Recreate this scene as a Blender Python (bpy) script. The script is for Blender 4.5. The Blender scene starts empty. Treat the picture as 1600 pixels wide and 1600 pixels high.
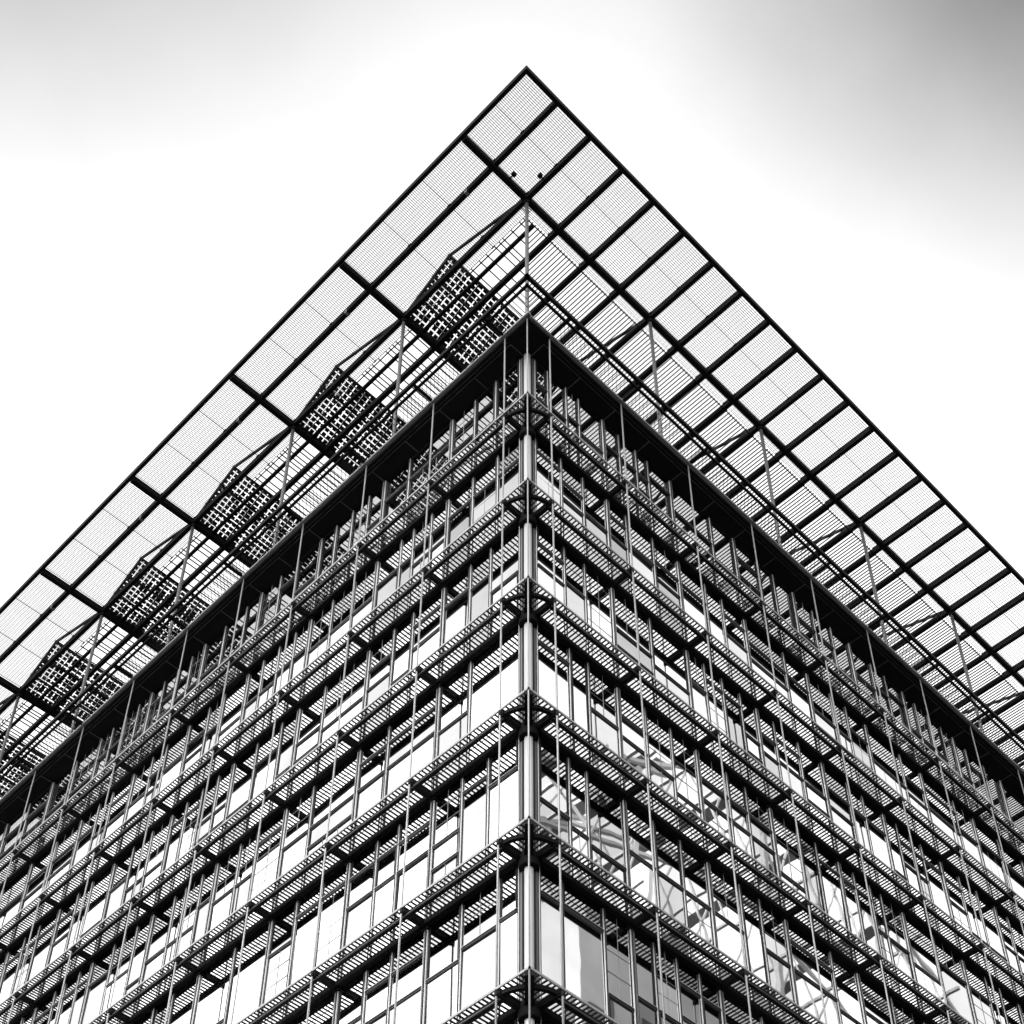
import bpy, math, random
from mathutils import Vector, Matrix

random.seed(11)
scn = bpy.context.scene
col = scn.collection
Z0 = 38.33                      # height above the pavement of the grating level called 0
FH = 3.6                        # storey height
B = 2.7032                      # facade bay
W = 0.828                       # projection of the sunshade gratings

# ------------------------------------------------------------------ camera
cam_d = bpy.data.cameras.new('camera')
cam = bpy.data.objects.new('camera', cam_d)
col.objects.link(cam)
yaw, pitch, roll = 0.77, 0.7358, -0.013
f = Vector((math.cos(pitch) * math.cos(yaw), math.cos(pitch) * math.sin(yaw), math.sin(pitch)))
r = f.cross(Vector((0, 0, 1))).normalized()
u = r.cross(f)
r2 = math.cos(roll) * r + math.sin(roll) * u
u2 = -math.sin(roll) * r + math.cos(roll) * u
M = Matrix((r2, u2, -f)).transposed().to_4x4()
M.translation = Vector((-16.6502, -16.6155, Z0 - 36.6259))
cam.matrix_world = M
cam_d.sensor_width = 36.0
cam_d.lens = 2672.24 / 1600 * 36
cam_d.shift_x = (800 - 855.18) / 1600
cam_d.shift_y = (1400.25 - 800) / 1600
cam_d.clip_start = 0.1
cam_d.clip_end = 3000
scn.camera = cam

# ------------------------------------------------------------------ sky and sun
SUN_EL, SUN_AZ = math.radians(24), math.radians(188)      # azimuth counted from +X towards +Y
world = bpy.data.worlds.new('World')
scn.world = world
world.use_nodes = True
wn, wl = world.node_tree.nodes, world.node_tree.links
wn.clear()
w_out = wn.new('ShaderNodeOutputWorld')
w_bg = wn.new('ShaderNodeBackground')
w_sky = wn.new('ShaderNodeTexSky')
w_sky.sky_type = 'NISHITA'
w_sky.sun_disc = False
w_sky.sun_elevation = SUN_EL
w_sky.sun_rotation = math.pi / 2 - SUN_AZ
w_sky.air_density = 1.0
w_sky.dust_density = 1.0
w_bw = wn.new('ShaderNodeRGBToBW')                        # black and white photograph
wl.new(w_sky.outputs[0], w_bw.inputs[0])
w_geo = wn.new('ShaderNodeTexCoord')
w_nrm = wn.new('ShaderNodeVectorMath'); w_nrm.operation = 'NORMALIZE'
wl.new(w_geo.outputs['Generated'], w_nrm.inputs[0])
w_noi = wn.new('ShaderNodeTexNoise')                      # soft unevenness of the haze
w_noi.inputs['Scale'].default_value = 5.0
w_noi.inputs['Detail'].default_value = 6.0
w_noi.inputs['Roughness'].default_value = 0.55
wl.new(w_nrm.outputs[0], w_noi.inputs['Vector'])
w_wob = wn.new('ShaderNodeMapRange')
w_wob.inputs['To Min'].default_value = -math.radians(1.8)
w_wob.inputs['To Max'].default_value = math.radians(1.8)
wl.new(w_noi.outputs[0], w_wob.inputs['Value'])
def clear_patch(az, el, a0, a1, low):
    """White haze thinning to darker clear sky round one direction high up."""
    az, el = math.radians(az), math.radians(el)
    d = wn.new('ShaderNodeVectorMath'); d.operation = 'DOT_PRODUCT'
    d.inputs[1].default_value = (math.cos(el) * math.cos(az), math.cos(el) * math.sin(az), math.sin(el))
    wl.new(w_nrm.outputs[0], d.inputs[0])
    ac = wn.new('ShaderNodeMath'); ac.operation = 'ARCCOSINE'
    wl.new(d.outputs['Value'], ac.inputs[0])
    w_ad = wn.new('ShaderNodeMath'); w_ad.operation = 'ADD'
    wl.new(w_wob.outputs[0], w_ad.inputs[1])
    mr = wn.new('ShaderNodeMapRange'); mr.interpolation_type = 'SMOOTHSTEP'
    mr.inputs['From Min'].default_value = math.radians(a0)
    mr.inputs['From Max'].default_value = math.radians(a1)
    mr.inputs['To Min'].default_value = low
    mr.inputs['To Max'].default_value = 1.0
    wl.new(ac.outputs[0], w_ad.inputs[0])
    wl.new(w_ad.outputs[0], mr.inputs['Value'])
    return mr
c1 = clear_patch(-16.0, 69.0, 4.5, 23.4, 0.06)
c2 = clear_patch(130.8, 75.8, 10.0, 30.5, 0.2)
w_m1 = wn.new('ShaderNodeMath'); w_m1.operation = 'MULTIPLY'
w_m2 = wn.new('ShaderNodeMath'); w_m2.operation = 'MULTIPLY'
w_m3 = wn.new('ShaderNodeMath'); w_m3.operation = 'MULTIPLY'; w_m3.inputs[1].default_value = 3.0
wl.new(w_bw.outputs[0], w_m1.inputs[0]); wl.new(c1.outputs[0], w_m1.inputs[1])
wl.new(w_m1.outputs[0], w_m2.inputs[0]); wl.new(c2.outputs[0], w_m2.inputs[1])
wl.new(w_m2.outputs[0], w_m3.inputs[0])
wl.new(w_m3.outputs[0], w_bg.inputs[0])
w_bg.inputs[1].default_value = 0.15
wl.new(w_bg.outputs[0], w_out.inputs[0])

sun_d = bpy.data.lights.new('sun', 'SUN')
sun_d.energy = 0.5
sun_d.angle = math.radians(10)
sun_d.color = (1.0, 1.0, 1.0)
sun = bpy.data.objects.new('sun', sun_d)
col.objects.link(sun)
sdir = Vector((math.cos(SUN_EL) * math.cos(SUN_AZ), math.cos(SUN_EL) * math.sin(SUN_AZ), math.sin(SUN_EL)))
sun.rotation_euler = sdir.to_track_quat('Z', 'Y').to_euler()
sun.location = sdir * 200

vs = scn.view_settings
vs.view_transform = 'Standard'
vs.look = 'None'
vs.exposure = 1.6
vs.gamma = 1.0
vs.use_curve_mapping = False
scn.cycles.max_bounces = 6
scn.cycles.glossy_bounces = 3
scn.cycles.diffuse_bounces = 2
scn.cycles.transparent_max_bounces = 8

# ------------------------------------------------------------------ materials
def mat(name, base, rough=0.5, metal=0.0, noise=0.0, nscale=3.0, spec=0.5, bump=0.0, bscale=1.0, stretch=(1, 1, 1)):
    m = bpy.data.materials.new(name)
    m.use_nodes = True
    nt = m.node_tree
    p = nt.nodes['Principled BSDF']
    p.inputs['Base Color'].default_value = (base, base, base, 1)
    p.inputs['Roughness'].default_value = rough
    p.inputs['Metallic'].default_value = metal
    p.inputs['Specular IOR Level'].default_value = spec
    tc = nt.nodes.new('ShaderNodeTexCoord')
    mp = nt.nodes.new('ShaderNodeMapping')
    mp.inputs['Scale'].default_value = stretch
    nt.links.new(tc.outputs['Object'], mp.inputs[0])
    if noise:
        n = nt.nodes.new('ShaderNodeTexNoise')
        n.inputs['Scale'].default_value = nscale
        n.inputs['Detail'].default_value = 5
        nt.links.new(mp.outputs[0], n.inputs['Vector'])
        mr = nt.nodes.new('ShaderNodeMapRange')
        mr.inputs['To Min'].default_value = base * (1 - noise)
        mr.inputs['To Max'].default_value = base * (1 + noise)
        nt.links.new(n.outputs[0], mr.inputs[0])
        nt.links.new(mr.outputs[0], p.inputs['Base Color'])
    if bump:
        n2 = nt.nodes.new('ShaderNodeTexNoise')
        n2.inputs['Scale'].default_value = bscale
        n2.inputs['Detail'].default_value = 1
        nt.links.new(mp.outputs[0], n2.inputs['Vector'])
        bp = nt.nodes.new('ShaderNodeBump')
        bp.inputs['Strength'].default_value = 1.0
        bp.inputs['Distance'].default_value = bump
        nt.links.new(n2.outputs[0], bp.inputs['Height'])
        nt.links.new(bp.outputs[0], p.inputs['Normal'])
    return m

M_STEEL = mat('dark_painted_steel', 0.005, 0.7, noise=0.3, nscale=6, spec=0.03)
M_GRATE = mat('grating_steel', 0.009, 0.7, noise=0.3, nscale=9, spec=0.05)
M_ALU = mat('grey_aluminium', 0.03, 0.5, noise=0.25, nscale=5, stretch=(1, 1, .15), spec=0.3)
M_FRAME = mat('pale_window_trim', 0.2, 0.5, noise=0.25, nscale=5, stretch=(1, 1, .15))
M_TRIM = mat('weathered_trim', 0.085, 0.6, noise=0.35, nscale=12)
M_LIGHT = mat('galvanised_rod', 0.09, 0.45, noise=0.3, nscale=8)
M_POST = mat('grey_post_paint', 0.03, 0.5, noise=0.25, nscale=4, spec=0.3)
M_SHAFT = mat('pale_column_coating', 0.15, 0.5, noise=0.2, nscale=3, stretch=(1, 1, .2))
M_GASKET = mat('black_gasket', 0.006, 0.7, spec=0.05)
M_GLASSES = [mat('coated_glass_%s' % n_, v_, 0.012, metal=1.0, bump=0.0012, bscale=0.9, noise=0.22, nscale=1.1)
             for n_, v_ in (('pale', 0.84), ('mid', 0.7), ('grey', 0.54), ('deep', 0.38))]
M_GLASS = M_GLASSES[1]
M_CLEAR = bpy.data.materials.new('clear_glass')           # roof terrace screens: see-through with a sheen
M_CLEAR.use_nodes = True
_nt = M_CLEAR.node_tree
_nt.nodes.clear()
_o = _nt.nodes.new('ShaderNodeOutputMaterial'); _m = _nt.nodes.new('ShaderNodeMixShader')
_t = _nt.nodes.new('ShaderNodeBsdfTransparent'); _g = _nt.nodes.new('ShaderNodeBsdfGlossy'); _f = _nt.nodes.new('ShaderNodeLayerWeight'); _p = _nt.nodes.new('ShaderNodeMath')
_t.inputs[0].default_value = (0.96, 0.96, 0.96, 1); _g.inputs['Roughness'].default_value = 0.01; _f.inputs[0].default_value = 0.5
_p.operation = 'POWER'; _p.inputs[1].default_value = 3.0
_nt.links.new(_f.outputs['Facing'], _p.inputs[0])
_nt.links.new(_p.outputs[0], _m.inputs[0]); _nt.links.new(_t.outputs[0], _m.inputs[1]); _nt.links.new(_g.outputs[0], _m.inputs[2])
_nt.links.new(_m.outputs[0], _o.inputs[0])
M_REFL_JOINT = mat('reflected_joint_grey', 0.06, 0.6)
M_WALL = mat('dark_wall_lining', 0.02, 0.8, noise=0.2)
M_CELL = mat('solar_cell', 0.006, 0.5, spec=0.05)
M_MESH = mat('roof_mesh_wire', 0.02, 0.6, noise=0.2, spec=0.1)
M_GROUND = mat('grey_paving', 0.05, 0.9, noise=0.25, nscale=1.5)
M_TRUSS = mat('grey_truss_paint', 0.25, 0.6, noise=0.2)
M_FACE = mat('pale_cladding', 0.15, 0.7, noise=0.25, nscale=0.4)

# ------------------------------------------------------------------ mesh helpers
class MB:
    def __init__(s):
        s.v, s.f, s.m, s.mats = [], [], [], []
    def mi(s, m):
        if m not in s.mats: s.mats.append(m)
        return s.mats.index(m)
    def box(s, x0, x1, y0, y1, z0, z1, m):
        if x0 > x1: x0, x1 = x1, x0
        if y0 > y1: y0, y1 = y1, y0
        if z0 > z1: z0, z1 = z1, z0
        b = len(s.v)
        s.v += [(x0, y0, z0), (x1, y0, z0), (x1, y1, z0), (x0, y1, z0), (x0, y0, z1), (x1, y0, z1), (x1, y1, z1), (x0, y1, z1)]
        s.f += [(b, b+3, b+2, b+1), (b+4, b+5, b+6, b+7), (b, b+1, b+5, b+4), (b+1, b+2, b+6, b+5), (b+2, b+3, b+7, b+6), (b+3, b, b+4, b+7)]
        s.m += [s.mi(m)] * 6
    def bar(s, p, q, w, h, m, up=(0, 0, 1)):
        p, q = Vector(p), Vector(q)
        d = (q - p).normalized()
        upv = Vector(up)
        if abs(d.dot(upv)) > 0.99: upv = Vector((1, 0, 0))
        a = d.cross(upv).normalized() * (w / 2)
        c = a.cross(d).normalized() * (h / 2)
        b = len(s.v)
        for e in (p, q):
            s.v += [tuple(e - a - c), tuple(e + a - c), tuple(e + a + c), tuple(e - a + c)]
        s.f += [(b, b+1, b+2, b+3), (b+7, b+6, b+5, b+4), (b, b+4, b+5, b+1), (b+1, b+5, b+6, b+2), (b+2, b+6, b+7, b+3), (b+3, b+7, b+4, b)]
        s.m += [s.mi(m)] * 6
    def cyl(s, p, q, rad, m, n=10):
        p, q = Vector(p), Vector(q)
        d = (q - p).normalized()
        a = d.orthogonal().normalized(); c = d.cross(a)
        b = len(s.v)
        for e in (p, q):
            for i in range(n):
                t = 2 * math.pi * i / n
                s.v.append(tuple(e + a * rad * math.cos(t) + c * rad * math.sin(t)))
        k = s.mi(m)
        for i in range(n):
            j = (i + 1) % n
            s.f.append((b+i, b+j, b+n+j, b+n+i)); s.m.append(k)
        s.f.append(tuple(b + n - 1 - i for i in range(n))); s.m.append(k)
        s.f.append(tuple(b + n + i for i in range(n))); s.m.append(k)
    def mesh(s, name, smooth=False):
        me = bpy.data.meshes.new(name)
        me.from_pydata(s.v, [], s.f)
        for m in s.mats: me.materials.append(m)
        me.polygons.foreach_set('material_index', s.m)
        if smooth:
            me.polygons.foreach_set('use_smooth', [len(x) == 4 for x in s.f])
        me.update()
        return me

def put(name, me, parent=None, loc=(0, 0, 0), kind=None, label=None):
    o = bpy.data.objects.new(name, me)
    col.objects.link(o)
    o.location = loc
    if parent: o.parent = parent
    if kind: o['kind'] = kind
    if label: o['label'] = label
    return o

class Side:
    """Facade frame: a runs along the facade away from the corner, o points outwards."""
    def __init__(s, left): s.left = left
    def pt(s, a, o, z): return (-o, a, z) if s.left else (a, -o, z)
    def box(s, mb, a0, a1, o0, o1, z0, z1, m):
        if s.left: mb.box(-o0, -o1, a0, a1, z0, z1, m)
        else: mb.box(a0, a1, -o0, -o1, z0, z1, m)
LEFT, RIGHT = Side(True), Side(False)
SIDES = (LEFT, RIGHT)
NB = 12                         # bays on each facade
LEN = NB * B
GP = 0.12                       # the glass stands this far outside the column axis

# ------------------------------------------------------------------ ground
gb = MB()
gb.box(-400, 400, -400, 400, -0.3, 0.0, M_GROUND)
put('pavement', gb.mesh('pavement'), kind='structure')

# ------------------------------------------------------------------ the building
bld = bpy.data.objects.new('office_building', None)
col.objects.link(bld)
bld['label'] = 'tall glass office block with grated sunshades on every floor and a wide gridded roof overhang'
bld['category'] = 'building'

def zl(k): return Z0 - FH * k

# inner wall (dark body behind the glass), standing on the pavement
mb = MB()
mb.box(0.0, LEN, 0.0, LEN, 0.0, zl(0) - 0.05, M_WALL)
put('inner_wall', mb.mesh('inner_wall'), bld)

# lower storeys, below the picture: plain glazed bands
KLOW = 7
for k in range(KLOW, 10):
    for S in SIDES:
        mb = MB()
        S.box(mb, 0.2, LEN, GP - 0.02, GP, zl(k + 1) + 0.3 if k < 9 else 0.4, zl(k), M_GLASS)
        put('glass_band', mb.mesh('glass_band'), bld)

# corner column: pale round shaft between black joints and grey flanking strips
mb = MB()
ztop = zl(-1) - 0.15
CX = -0.075
mb.cyl((CX, CX, 0), (CX, CX, ztop), 0.09, M_SHAFT, 24)
cc = put('corner_column', mb.mesh('corner_column', True), bld)
for S in SIDES:
    mb = MB()
    for a0, a1, o1, m in ((-0.03, 0.055, GP - 0.03, M_GASKET), (0.055, 0.105, GP + 0.01, M_ALU), (0.105, 0.135, GP, M_GASKET),
                          (0.135, 0.15, GP + 0.02, M_FRAME), (0.15, 0.19, GP, M_GASKET)):
        S.box(mb, a0, a1, 0.0, o1, 0, ztop, m)
    put('column_flank', mb.mesh('column_flank'), cc)

# ------------------------------------------------------------------ sunshade walkways
PITCH = B / 26
def grating_mesh(S, name):
    mb = MB()
    for i in range(26):
        a = (i + 0.5) * PITCH
        S.box(mb, a - 0.015, a + 0.015, 0.26, W - 0.03, -0.028, 0.0, M_GRATE)
    S.box(mb, 0.0, B, 0.47, 0.482, -0.02, -0.008, M_GRATE)
    return mb.mesh(name)
def bracket_mesh(S):
    mb = MB()
    S.box(mb, -0.05, 0.05, 0.0, W - 0.05, -0.15, -0.03, M_STEEL)
    S.box(mb, -0.065, 0.065, W - 0.2, W - 0.03, -0.12, -0.0, M_STEEL)
    S.box(mb, -0.10, 0.10, 0.0, 0.2, -0.2, -0.03, M_STEEL)
    return mb.mesh('bracket')
def tri_mesh(S):
    mb = MB()
    n = int(W / PITCH)
    for i in range(n):
        t = (i + 0.5) * PITCH
        if W - 0.03 - t > 0.03:
            S.box(mb, -t - 0.015, -t + 0.015, t, W - 0.03, -0.028, 0.0, M_GRATE)
    return mb.mesh('corner_grating')
G = {S: grating_mesh(S, 'grating') for S in SIDES}
BR = {S: bracket_mesh(S) for S in SIDES}
TR = {S: tri_mesh(S) for S in SIDES}

def arc_mesh():
    mb = MB()
    R0, n = 0.71, 16
    pts = []
    for i in range(n + 1):
        t = math.pi + (math.pi / 2) * i / n
        pts.append((R0 * math.cos(t), R0 * math.sin(t), -0.075))
    for p, q in zip(pts, pts[1:]):
        mb.bar(p, q, 0.085, 0.09, M_STEEL)
    return mb.mesh('corner_ring')
ARC = arc_mesh()
mb = MB()
mb.bar((0.0, 0.0, -0.09), (-W + 0.04, -W + 0.04, -0.09), 0.17, 0.11, M_STEEL)
DIAG = mb.mesh('corner_arm')
mb = MB()
mb.cyl((0, 0, -0.34), (0, 0, -0.0), 0.2, M_STEEL, 20)
CAP = mb.mesh('column_collar', True)

for k in range(0, KLOW):
    z = zl(k)
    for S in SIDES:
        mb = MB()      # inner edge beam along the facade
        S.box(mb, 0.0, LEN, GP + 0.002, 0.262, -0.13, -0.004, M_STEEL)
        wk = put('sunshade_walkway', mb.mesh('sunshade_walkway'), bld, (0, 0, z))
        mb = MB()
        S.box(mb, -W, LEN, W - 0.028, W, -0.03, 0.022, M_LIGHT)
        put('edge_strip', mb.mesh('edge_strip'), wk)
        mb = MB()
        S.box(mb, 0.0, LEN, 0.62, 0.70, -0.17, -0.064, M_STEEL)
        S.box(mb, 0.0, LEN, 0.70, 0.73, -0.17, -0.155, M_ALU)
        put('carrier_beam', mb.mesh('carrier_beam'), wk)
        for i in range(NB):
            put('grating', G[S], wk, S.pt(i * B, 0, 0), kind='stuff')
            put('bracket', BR[S], wk, S.pt(i * B, 0, 0))
        put('grating', TR[S], wk, kind='stuff')
        if S is LEFT:
            put('corner_ring', ARC, wk)
            put('corner_arm', DIAG, wk)
    put('column_collar', CAP, cc, (CX, CX, z))

# tie rods from the cornice down through every bracket tip
for S in SIDES:
    for i in range(NB + 1):
        mb = MB()
        p = S.pt(i * B, W - 0.02, 0)
        mb.cyl((p[0], p[1], zl(KLOW - 1) - 1), (p[0], p[1], zl(-1) - 0.05), 0.021, M_LIGHT, 8)
        rod = put('tie_rod', mb.mesh('tie_rod', True), bld)
        fb = MB()
        for k in range(0, KLOW):
            fb.cyl((p[0], p[1], zl(k) - 0.17), (p[0], p[1], zl(k) - 0.03), 0.034, M_GASKET, 8)
        put('rod_coupler', fb.mesh('rod_coupler', True), rod, kind='stuff')
mb = MB()
mb.cyl((-W + 0.03, -W + 0.03, zl(KLOW - 1) - 1), (-W + 0.03, -W + 0.03, zl(-1) - 0.05), 0.017, M_LIGHT, 8)
put('tie_rod', mb.mesh('tie_rod', True), bld)

# ------------------------------------------------------------------ windows
def window(S, a0, ztop, h, rng, first, pat=None, clear=False):
    """One storey-high bay window hung from ztop: main mullion, posts, transoms and panes."""
    mb = MB()
    w = B
    lo = 0.19 if first else 0.064
    if not first:                # main mullion on the bay axis
        for x0, x1, o1, m in ((-0.064, -0.052, 0.01, M_GASKET), (-0.052, -0.036, 0.042, M_FRAME), (-0.036, -0.012, 0.046, M_GASKET),
                              (-0.012, 0.010, 0.06, M_ALU), (0.010, 0.034, 0.046, M_GASKET), (0.034, 0.048, 0.042, M_FRAME), (0.048, 0.064, 0.01, M_GASKET)):
            S.box(mb, x0, x1, -0.09, o1, -h, 0, m)
    if pat is None:
        split = list(rng.choice([(1.35,), (1.08, 1.78), (1.68,), (0.7, 1.72), (1.04, 1.82), (0.66, 1.35, 2.05), (0.92, 1.8), (0.62, 1.3, 1.78)]))
        cols = []
        prev = None
        for c in range(len(split) + 1):
            o_ = rng.choice([[], [0.65], [1.0], [1.25], [1.55], [1.8], [1.0, 1.7], [1.55, 2.2], [0.7, 1.55], [2.2]])
            if prev is not None and rng.random() < 0.35: o_ = prev
            prev = o_
            cols.append(o_)
    else:
        split, cols = pat
    xs = [lo] + list(split) + [w - 0.064]
    for x in split:
        for x0, x1, o1, m in ((-0.042, -0.032, 0.006, M_GASKET), (-0.032, -0.014, 0.03, M_FRAME), (-0.014, 0.012, 0.034, M_GASKET),
                              (0.012, 0.028, 0.03, M_ALU), (0.028, 0.042, 0.006, M_GASKET)):
            S.box(mb, x + x0, x + x1, -0.09, o1, -h, 0, m)
    panes = []
    for c in range(len(xs) - 1):
        xa = xs[c] + (0.042 if c else 0); xb = xs[c + 1] - (0.042 if c < len(xs) - 2 else 0)
        zs = [0] + [-t for t in cols[c]] + [-h]
        for t in zs[1:-1]:
            S.box(mb, xa, xb, -0.09, 0.03, t + 0.012, t + 0.026, M_FRAME)
            S.box(mb, xa, xb, -0.09, 0.034, t - 0.045, t + 0.012, M_GASKET)
            S.box(mb, xa, xb, -0.09, 0.03, t - 0.055, t - 0.045, M_ALU)
        for d in range(len(zs) - 1):
            zb = zs[d] - (0.055 if d else 0); za = zs[d + 1] + (0.026 if d < len(zs) - 2 else 0)
            style = rng.random()
            panes.append((xa, xb, za, zb, style))
            if style < 0.3 and xb - xa > 0.3:       # opening light with a heavier dark surround
                e = 0.04
                S.box(mb, xa, xb, -0.03, 0.012, zb - e, zb, M_GASKET)
                S.box(mb, xa, xa + e, -0.03, 0.012, za, zb - e, M_GASKET)
                S.box(mb, xb - e, xb, -0.03, 0.012, za, zb - e, M_GASKET)
    o = put('window', mb.mesh('window'), bld, S.pt(a0, GP, ztop))
    for xa, xb, za, zb, style in panes:
        pm = MB()
        wa, ha = (xb - xa) / 2, (zb - za) / 2
        S.box(pm, -wa, wa, -0.03, 0.0, -ha, ha, M_CLEAR if clear else rng.choices(M_GLASSES, (2, 3, 4, 3) if S.left else (2, 4, 4, 2))[0])
        p = put('pane', pm.mesh('pane'), o, S.pt((xa + xb) / 2, -0.004, (za + zb) / 2))
        t1, t2 = rng.gauss(0, 0.004), rng.gauss(0, 0.004)
        p.rotation_euler = (0, t1, t2) if S.left else (t1, 0, t2)
        if style > 0.68 and zb - za > 0.8:          # thin lines standing in for a reflected joint grid
            gbm = MB()
            nq = 2 if xb - xa < 1.1 else 3
            for q in range(1, nq):
                x = xa + (xb - xa) * q / nq
                S.box(gbm, x - 0.004, x + 0.004, -0.01, 0.004, za, zb, M_REFL_JOINT)
            nr = max(2, round((zb - za) / 0.5))
            for q in range(1, nr):
                zq = za + (zb - za) * q / nr
                S.box(gbm, xa, xb, -0.01, 0.0035, zq - 0.004, zq + 0.004, M_REFL_JOINT)
            put('reflected_grid', gbm.mesh('reflected_grid'), o)

NEAR = {(1, True): ((1.10, 1.78), ([1.83], [1.1], [0.95])), (2, True): ((1.68,), ([], [1.71])),
        (3, True): ((1.04, 1.82), ([0.99], [0.6], [1.56, 2.22])), (4, True): ((0.68, 1.71), ([1.2], [1.27], [1.5])),
        (1, False): ((1.07, 1.76), ([0.75, 1.57], [1.39], [])), (2, False): ((1.16, 1.75), ([0.66], [], [1.56])),
        (3, False): ((1.04, 1.58), ([1.87], [2.05], [2.18])), (4, False): ((0.75, 1.91), ([0.75], [0.7], [2.2]))}
rng = random.Random(5)
for k in range(-1, KLOW - 1):
    for S in SIDES:
        for i in range(NB):
            drop = 0.165 if k == -1 else 0.006
            window(S, i * B, zl(k) - drop, FH - drop, rng, i == 0, NEAR.get((k, S.left)) if i == 0 else None, k == -1)

# ------------------------------------------------------------------ cornice and its outer mesh walkway
zc_ = zl(-1)
for S in SIDES:
    mb = MB()
    S.box(mb, -W if S is LEFT else 0.0, LEN, 0.004, W - 0.03, -0.16, -0.03, M_STEEL)
    cor = put('cornice', mb.mesh('cornice'), bld, (0, 0, zc_))
    mb = MB()
    S.box(mb, -W - 0.1 if S is LEFT else -W - 0.0, LEN, W - 0.03, W + 0.07, -0.10, -0.02, M_TRIM)
    put('cornice_trim', mb.mesh('cornice_trim'), cor)
    WO = 1.60
    mb = MB()                    # thin grey strips and joints under the soffit
    S.box(mb, 0.0, LEN, 0.60, 0.612, -0.172, -0.161, M_ALU)
    S.box(mb, 0.0, LEN, 0.70, 0.706, -0.169, -0.161, M_ALU)
    for i in range(NB * 2 + 1):
        S.box(mb, i * B / 2 - 0.012, i * B / 2 + 0.012, GP + 0.01, 0.60, -0.175, -0.161, M_ALU)
    put('soffit_joints', mb.mesh('soffit_joints'), cor)
    mb = MB()
    S.box(mb, -WO, LEN, WO - 0.09, WO, -0.04, 0.09, M_STEEL)
    S.box(mb, -WO + .17, LEN, WO - 0.24, WO - 0.18, -0.03, 0.05, M_STEEL)
    put('outer_rail', mb.mesh('outer_rail'), cor)
    for i in range(NB + 1):
        mb = MB()
        S.box(mb, i * B - 0.035, i * B + 0.035, W + 0.07, WO - 0.09, -0.06, 0.03, M_STEEL)
        put('bracket', mb.mesh('cornice_bracket'), cor)
    mm = MB()
    o0, o1 = W + 0.07, WO - 0.24
    n = int(B / 0.15)
    for j in range(n):
        a = (j + 0.5) * B / n
        S.box(mm, a - 0.007, a + 0.007, o0, o1, -0.01, 0.004, M_GRATE)
        mm.bar(S.pt(a - 0.25, o1, -0.02), S.pt(a + 0.27, o0, -0.02), 0.012, 0.012, M_GRATE)
    me = mm.mesh('walkway_mesh')
    for i in range(NB):
        put('walkway_mesh', me, cor, S.pt(i * B, 0, 0), kind='stuff')
    mm = MB()
    for j in range(int(o1 / 0.15) + 1):
        t = (j + 0.5) * 0.15
        if t < o1: S.box(mm, -t - 0.007, -t + 0.007, max(o0, t), o1, -0.01, 0.004, M_GRATE)
    put('walkway_mesh', mm.mesh('walkway_mesh'), cor, kind='stuff')

# ------------------------------------------------------------------ roof canopy
zr = Z0 + 12.537
gx = lambda j: -2.572 if j == 0 else (-1.332 if j == 1 else 0.036 + (j - 2) * B / 2)
E0 = gx(0)
FAR = 35.2
mb = MB()                       # outer edge beams
mb.box(E0 - 0.06, E0 + 0.06, E0 - 0.06, FAR, zr - 0.16, zr + 0.04, M_STEEL)
mb.box(E0 + 0.06, FAR, E0 - 0.06, E0 + 0.06, zr - 0.16, zr + 0.04, M_STEEL)
can = put('roof_canopy', mb.mesh('roof_canopy'), bld)
for j in range(1, 28):          # ribs across the right overhang, carried on over the roof
    x = gx(j)
    if x > FAR: break
    mb = MB()
    mb.box(x - 0.07, x + 0.07, E0 + 0.06, FAR, zr - 0.17, zr + 0.05, M_STEEL)
    put('rib', mb.mesh('rib'), can)
for j in range(2, 26, 4):       # main cross beams on the post lines
    y = gx(j)
    mb = MB()
    mb.box(E0 + 0.06, FAR, y - 0.085, y + 0.085, zr - 0.22, zr + 0.02, M_STEEL)
    put('main_beam', mb.mesh('main_beam'), can)
mb = MB()
mb.box(0.72, 0.82, 0.5, FAR, zr - 0.1, zr + 0.02, M_STEEL)
put('gutter_beam', mb.mesh('gutter_beam'), can)

def mesh_panel(x0, x1, y0, y1, along_x):
    mb = MB()
    z = zr + 0.06
    e = 0.01
    mb.box(x0, x1, y0, y0 + e, z, z + 0.03, M_STEEL); mb.box(x0, x1, y1 - e, y1, z, z + 0.03, M_STEEL)
    mb.box(x0, x0 + e, y0 + e, y1 - e, z, z + 0.03, M_STEEL); mb.box(x1 - e, x1, y0 + e, y1 - e, z, z + 0.03, M_STEEL)
    n = round((y1 - y0) / 0.066); m_ = round((x1 - x0) / 0.13)
    wa, wb = (0.015, 0.005)
    for i in range(1, n):
        y = y0 + (y1 - y0) * i / n
        mb.box(x0 + e, x1 - e, y - wa / 2, y + wa / 2, z, z + 0.012, M_MESH)
    for i in range(1, m_):
        x = x0 + (x1 - x0) * i / m_
        mb.box(x - wb / 2, x + wb / 2, y0 + e, y1 - e, z + 0.012, z + 0.022, M_MESH)
    for cx in (x0, x1 - 0.035):                       # clips holding the panel
        for cy in (y0, y1 - 0.06):
            mb.box(cx, cx + 0.035, cy, cy + 0.06, z - 0.04, z - 0.002, M_STEEL)
    return mb.mesh('mesh_panel')
def panel(x0, x1, y0, y1, ax, cache={}):
    key = (round(x1 - x0, 3), round(y1 - y0, 3), ax)
    if key not in cache: cache[key] = mesh_panel(0, x1 - x0, 0, y1 - y0, ax)
    put('mesh_panel', cache[key], can, (x0, y0, 0))
ym = E0 + 1.35
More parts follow.
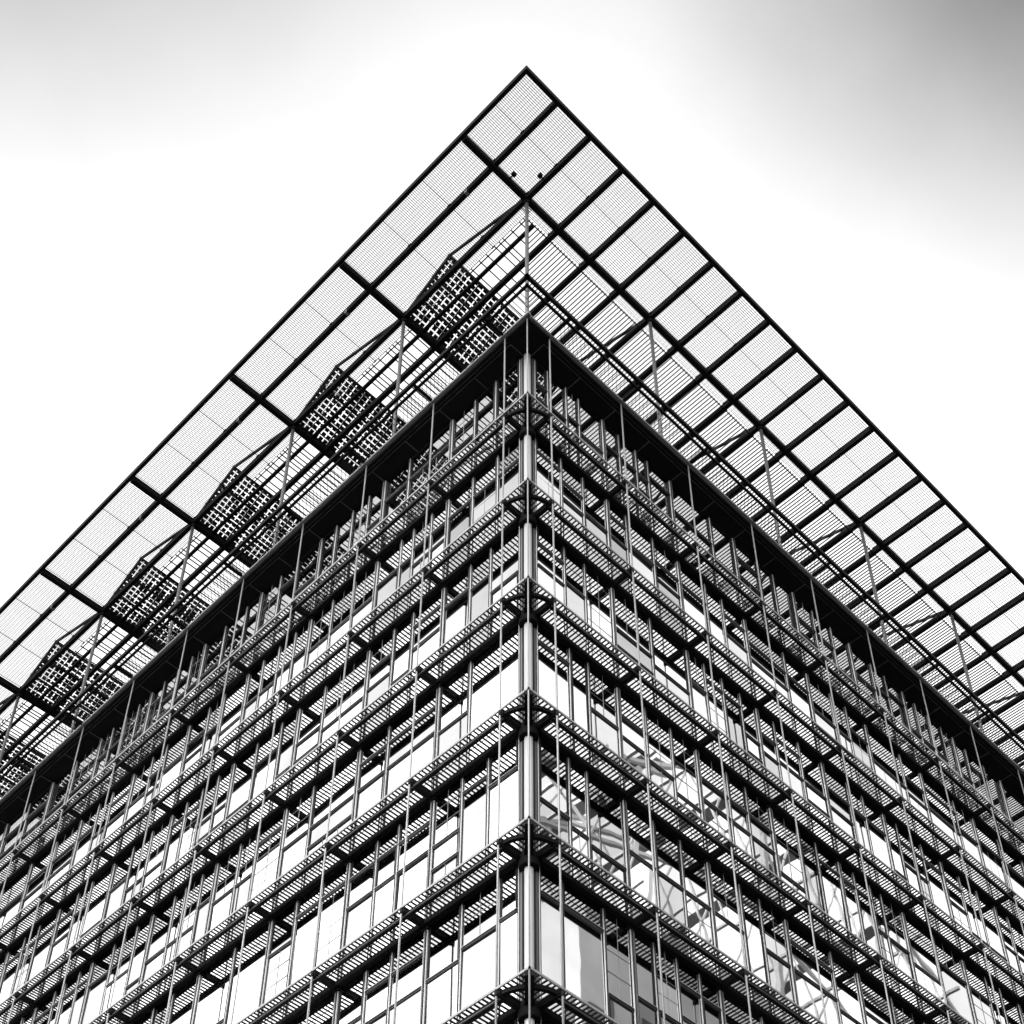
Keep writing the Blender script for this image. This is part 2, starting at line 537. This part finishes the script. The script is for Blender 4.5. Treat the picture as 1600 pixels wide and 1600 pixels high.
for j in range(0, 27):          # right overhang
    x0, x1 = gx(j) + 0.06, gx(j + 1) - 0.06
    if x1 > FAR: break
    panel(x0, x1, E0 + 0.06, ym, True)
    panel(x0, x1, ym, gx(2) - 0.08, True)
    panel(x0, x1, gx(2) + 0.08, 0.42, True) if j > 1 else None
for n in range(0, 6):           # left overhang: three panels to each long bay
    ya, yb = gx(2 + 4 * n) + 0.08, gx(6 + 4 * n) - 0.08
    for q in range(3):
        y0, y1 = ya + (yb - ya) * q / 3, ya + (yb - ya) * (q + 1) / 3
        panel(gx(0) + 0.06, gx(1) - 0.06, y0, y1, True)
        panel(gx(1) + 0.06, gx(2) - 0.06, y0, y1, True)
        panel(gx(2) + 0.06, 0.44, y0, y1, True)

# slatted ceiling inside the post lines
DEEP = 9.5
def slat_panel(x0, first):
    mb = MB()
    w = B / 2
    for i in range(11):
        x = w * (i + 0.5) / 11
        y1 = min(DEEP, x0 + x) if first else DEEP
        if y1 > 0.5: mb.box(x - 0.01, x + 0.01, 0, y1 - 0.44, 0, 0.05, M_GRATE)
    return mb.mesh('slat_panel')
SR = slat_panel(0, False)
for j in range(2, 27):
    put('slat_panel', slat_panel(gx(j), True) if gx(j) < DEEP else SR, can, (gx(j), 0.44, zr - 0.02), kind='stuff')
mb = MB(); mb.box(0.44, FAR, 0.41, 0.435, zr - 0.24, zr - 0.19, M_STEEL); put('slat_edge', mb.mesh('slat_edge'), can)
mb = MB(); mb.box(0.41, 0.435, 0.44, FAR, zr - 0.24, zr - 0.19, M_STEEL); put('slat_edge', mb.mesh('slat_edge'), can)
rs = random.Random(3)
for n in range(0, 6):
    mb = MB()
    y = 0.1
    while y < 4 * B / 2 - 0.1:
        xe = min(5.5, gx(2 + 4 * n) + 0.45 + y)
        mb.box(0.44, xe, y - 0.011, y + 0.011, 0, 0.05, M_GRATE)
        y += rs.choice([0.16, 0.16, 0.2, 0.3, 0.36])
    put('slat_panel', mb.mesh('slat_panel'), can, (0, gx(2 + 4 * n) + 0.45, zr + 0.04), kind='stuff')

# pale plates standing in for glints on the long rib of the left overhang
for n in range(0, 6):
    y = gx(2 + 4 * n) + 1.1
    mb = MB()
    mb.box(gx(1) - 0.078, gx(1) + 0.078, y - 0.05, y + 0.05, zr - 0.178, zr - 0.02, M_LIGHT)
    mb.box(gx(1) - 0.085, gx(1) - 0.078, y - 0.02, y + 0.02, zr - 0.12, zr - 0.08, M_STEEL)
    put('glint_plate', mb.mesh('glint_plate'), can)

# posts carrying the canopy
posts = [(gx(2) + 0.02, gx(2) + 0.02)] + [(gx(2), gx(2 + 4 * n)) for n in range(1, 6)] + [(gx(2 + 4 * n), gx(2)) for n in range(1, 6)]
for x, y in posts:
    mb = MB()
    mb.cyl((x, y, zl(0) - 0.05), (x, y, zr - 0.2), 0.055, M_POST, 14)
    mb.cyl((x, y, zr - 0.34), (x, y, zr - 0.2), 0.09, M_STEEL, 14)
    put('canopy_post', mb.mesh('canopy_post', True), can)

# saw-tooth rafters over the roof: long rise, short fall
AP, AH = 3.37, 1.12
for n in range(0, 6):
    y0 = gx(2 + 4 * n)
    for i in range(0, 6):
        x = gx(2 + 4 * i)
        mb = MB()
        mb.bar((x, y0, zr + 0.0), (x, y0 + AP, zr + AH), 0.07, 0.1, M_STEEL)
        mb.bar((x, y0 + AP, zr + AH), (x, y0 + 2 * B, zr + 0.0), 0.07, 0.1, M_STEEL)
        put('sawtooth_rafter', mb.mesh('sawtooth_rafter'), can)

# ------------------------------------------------------------------ solar panel banks on the steep faces
words = ['nearest the building corner', 'second from the building corner', 'third from the building corner',
         'fourth from the building corner', 'fifth from the building corner', 'farthest from the building corner']
for n in range(0, 6):
    y0 = gx(2 + 4 * n)
    p0 = Vector((0.0, y0 + AP, zr + AH + 0.07)); p1 = Vector((0.0, y0 + 2 * B, zr + 0.09))
    sl = (p1 - p0); L = sl.length; d = sl.normalized(); nx = Vector((1, 0, 0)); nn = nx.cross(d).normalized()
    root = bpy.data.objects.new('solar_panel_bank', None)
    col.objects.link(root)
    root.location = p1
    root['label'] = 'dark gridded solar panel bank sloping under the left roof overhang, ' + words[n]
    root['category'] = 'solar panel'
    root['group'] = 'solar panel banks under the roof overhang'
    mb = MB()
    for t in (0.02, 0.36, 0.70, 0.98):
        c = p0 + d * (L * t) - p1
        mb.bar(c, c + nx * 5.4, 0.09, 0.07, M_STEEL, up=nn)
    put('support_rail', mb.mesh('support_rail'), root)
    for q in range(4):
        x0 = 0.03 + q * 1.35
        mb = MB()
        c0 = p0 - p1 + nn * 0.07
        nxc, nyc = 7, 13
        px_, py_ = 1.33 / nxc, (L - 0.05) / nyc
        for i in range(nxc):
            for j in range(nyc):
                a = c0 + nx * (x0 + (i + 0.5) * px_) + d * ((j + 0.5) * py_)
                mb.bar(a - d * (py_ / 2 - 0.021), a + d * (py_ / 2 - 0.021), px_ - 0.042, 0.008, M_CELL, up=nn)
        pm = put('solar_panel', mb.mesh('solar_panel'), root)
        mb = MB()
        a = c0 + nx * (x0 + 0.005)
        for sx in (0, 1.325):
            mb.bar(a + nx * sx, a + nx * sx + d * (L - 0.05), 0.02, 0.03, M_STEEL, up=nn)
        put('panel_frame', mb.mesh('panel_frame'), pm)

# small floodlights hung by the corner post
for S in SIDES:
    mb = MB()
    if S is LEFT:                # bracketed off the main beam, the other off the rib
        mb.box(-0.83, -0.71, -0.30, -0.19, zr - 0.22, zr - 0.10, M_STEEL)
        mb.box(-0.79, -0.75, -0.19, -0.052, zr - 0.18, zr - 0.15, M_STEEL)
    else:
        mb.box(-0.26, -0.15, -0.81, -0.69, zr - 0.22, zr - 0.10, M_STEEL)
        mb.box(-0.15, -0.036, -0.77, -0.73, zr - 0.16, zr - 0.13, M_STEEL)
    put('floodlight', mb.mesh('floodlight'), can)

# ------------------------------------------------------------------ building across the street, mirrored in the right-hand panes
nb = bpy.data.objects.new('neighbouring_building', None)
col.objects.link(nb)
nb.location = (24, -21, 0)
nb['label'] = 'pale panelled block with steel roof trusses, mirrored in the lower right windows'
nb['category'] = 'building'
NH = 53
mb = MB(); mb.box(0, 44, -36, 0, 0, NH, M_FACE)
put('wall', mb.mesh('wall'), nb)
rn = random.Random(9)
for i in range(0, 15):
    mb = MB()
    for k in range(5, 12):
        if rn.random() < 0.8:
            w_ = rn.choice([0.9, 1.2, 2.2])
            mb.box(i * 2.9 + 0.4, i * 2.9 + 0.4 + w_, 0.003, 0.06, k * 4 + 0.8, k * 4 + 0.8 + rn.choice([1.6, 2.4]), M_WALL)
            mb.box(-0.06, -0.003, -i * 2.4 - 0.4 - w_ * .7, -i * 2.4 - 0.4, k * 4 + 0.8, k * 4 + 2.8, M_WALL)
    put('window_column', mb.mesh('window_column'), nb)
mb = MB()
for j in range(7):
    y = -1.0 - 5.5 * j
    arc = lambda i: NH + 5 + 11 * math.sin(math.pi * i / 14)
    pts = [(-5 + 3.4 * i, y, arc(i)) for i in range(15)]
    for p, q in zip(pts, pts[1:]): mb.bar(p, q, 0.24, 0.24, M_TRUSS)
    for i in range(14):
        b0 = (-5 + 3.4 * i, y, NH + 2 + 6 * math.sin(math.pi * i / 14)); b1 = (-1.6 + 3.4 * i, y, NH + 2 + 6 * math.sin(math.pi * (i + 1) / 14))
        mb.bar(b0, b1, 0.2, 0.2, M_TRUSS); mb.bar(b0, pts[i + 1], 0.11, 0.11, M_TRUSS); mb.bar(pts[i], b1, 0.11, 0.11, M_TRUSS)
    if j % 2 == 0:
        for i in range(0, 14, 3):
            mb.bar((-5 + 3.4 * i, y, NH - 0.5), (-5 + 3.4 * i + 1, y, arc(i)), 0.3, 0.3, M_TRUSS)
for i in range(15):
    mb.bar((-5 + 3.4 * i, 0, arc(i)), (-5 + 3.4 * i, -35, arc(i)), 0.2, 0.2, M_TRUSS)
    if i % 2 == 1:                                   # fabric panels between the trusses
        mb.bar((-5 + 3.4 * i + 1.7, -1, arc(i + .5) + .3), (-5 + 3.4 * i + 1.7, -34, arc(i + .5) + .3), 0.9, 0.06, M_FACE)
put('roof_truss', mb.mesh('roof_truss'), nb)
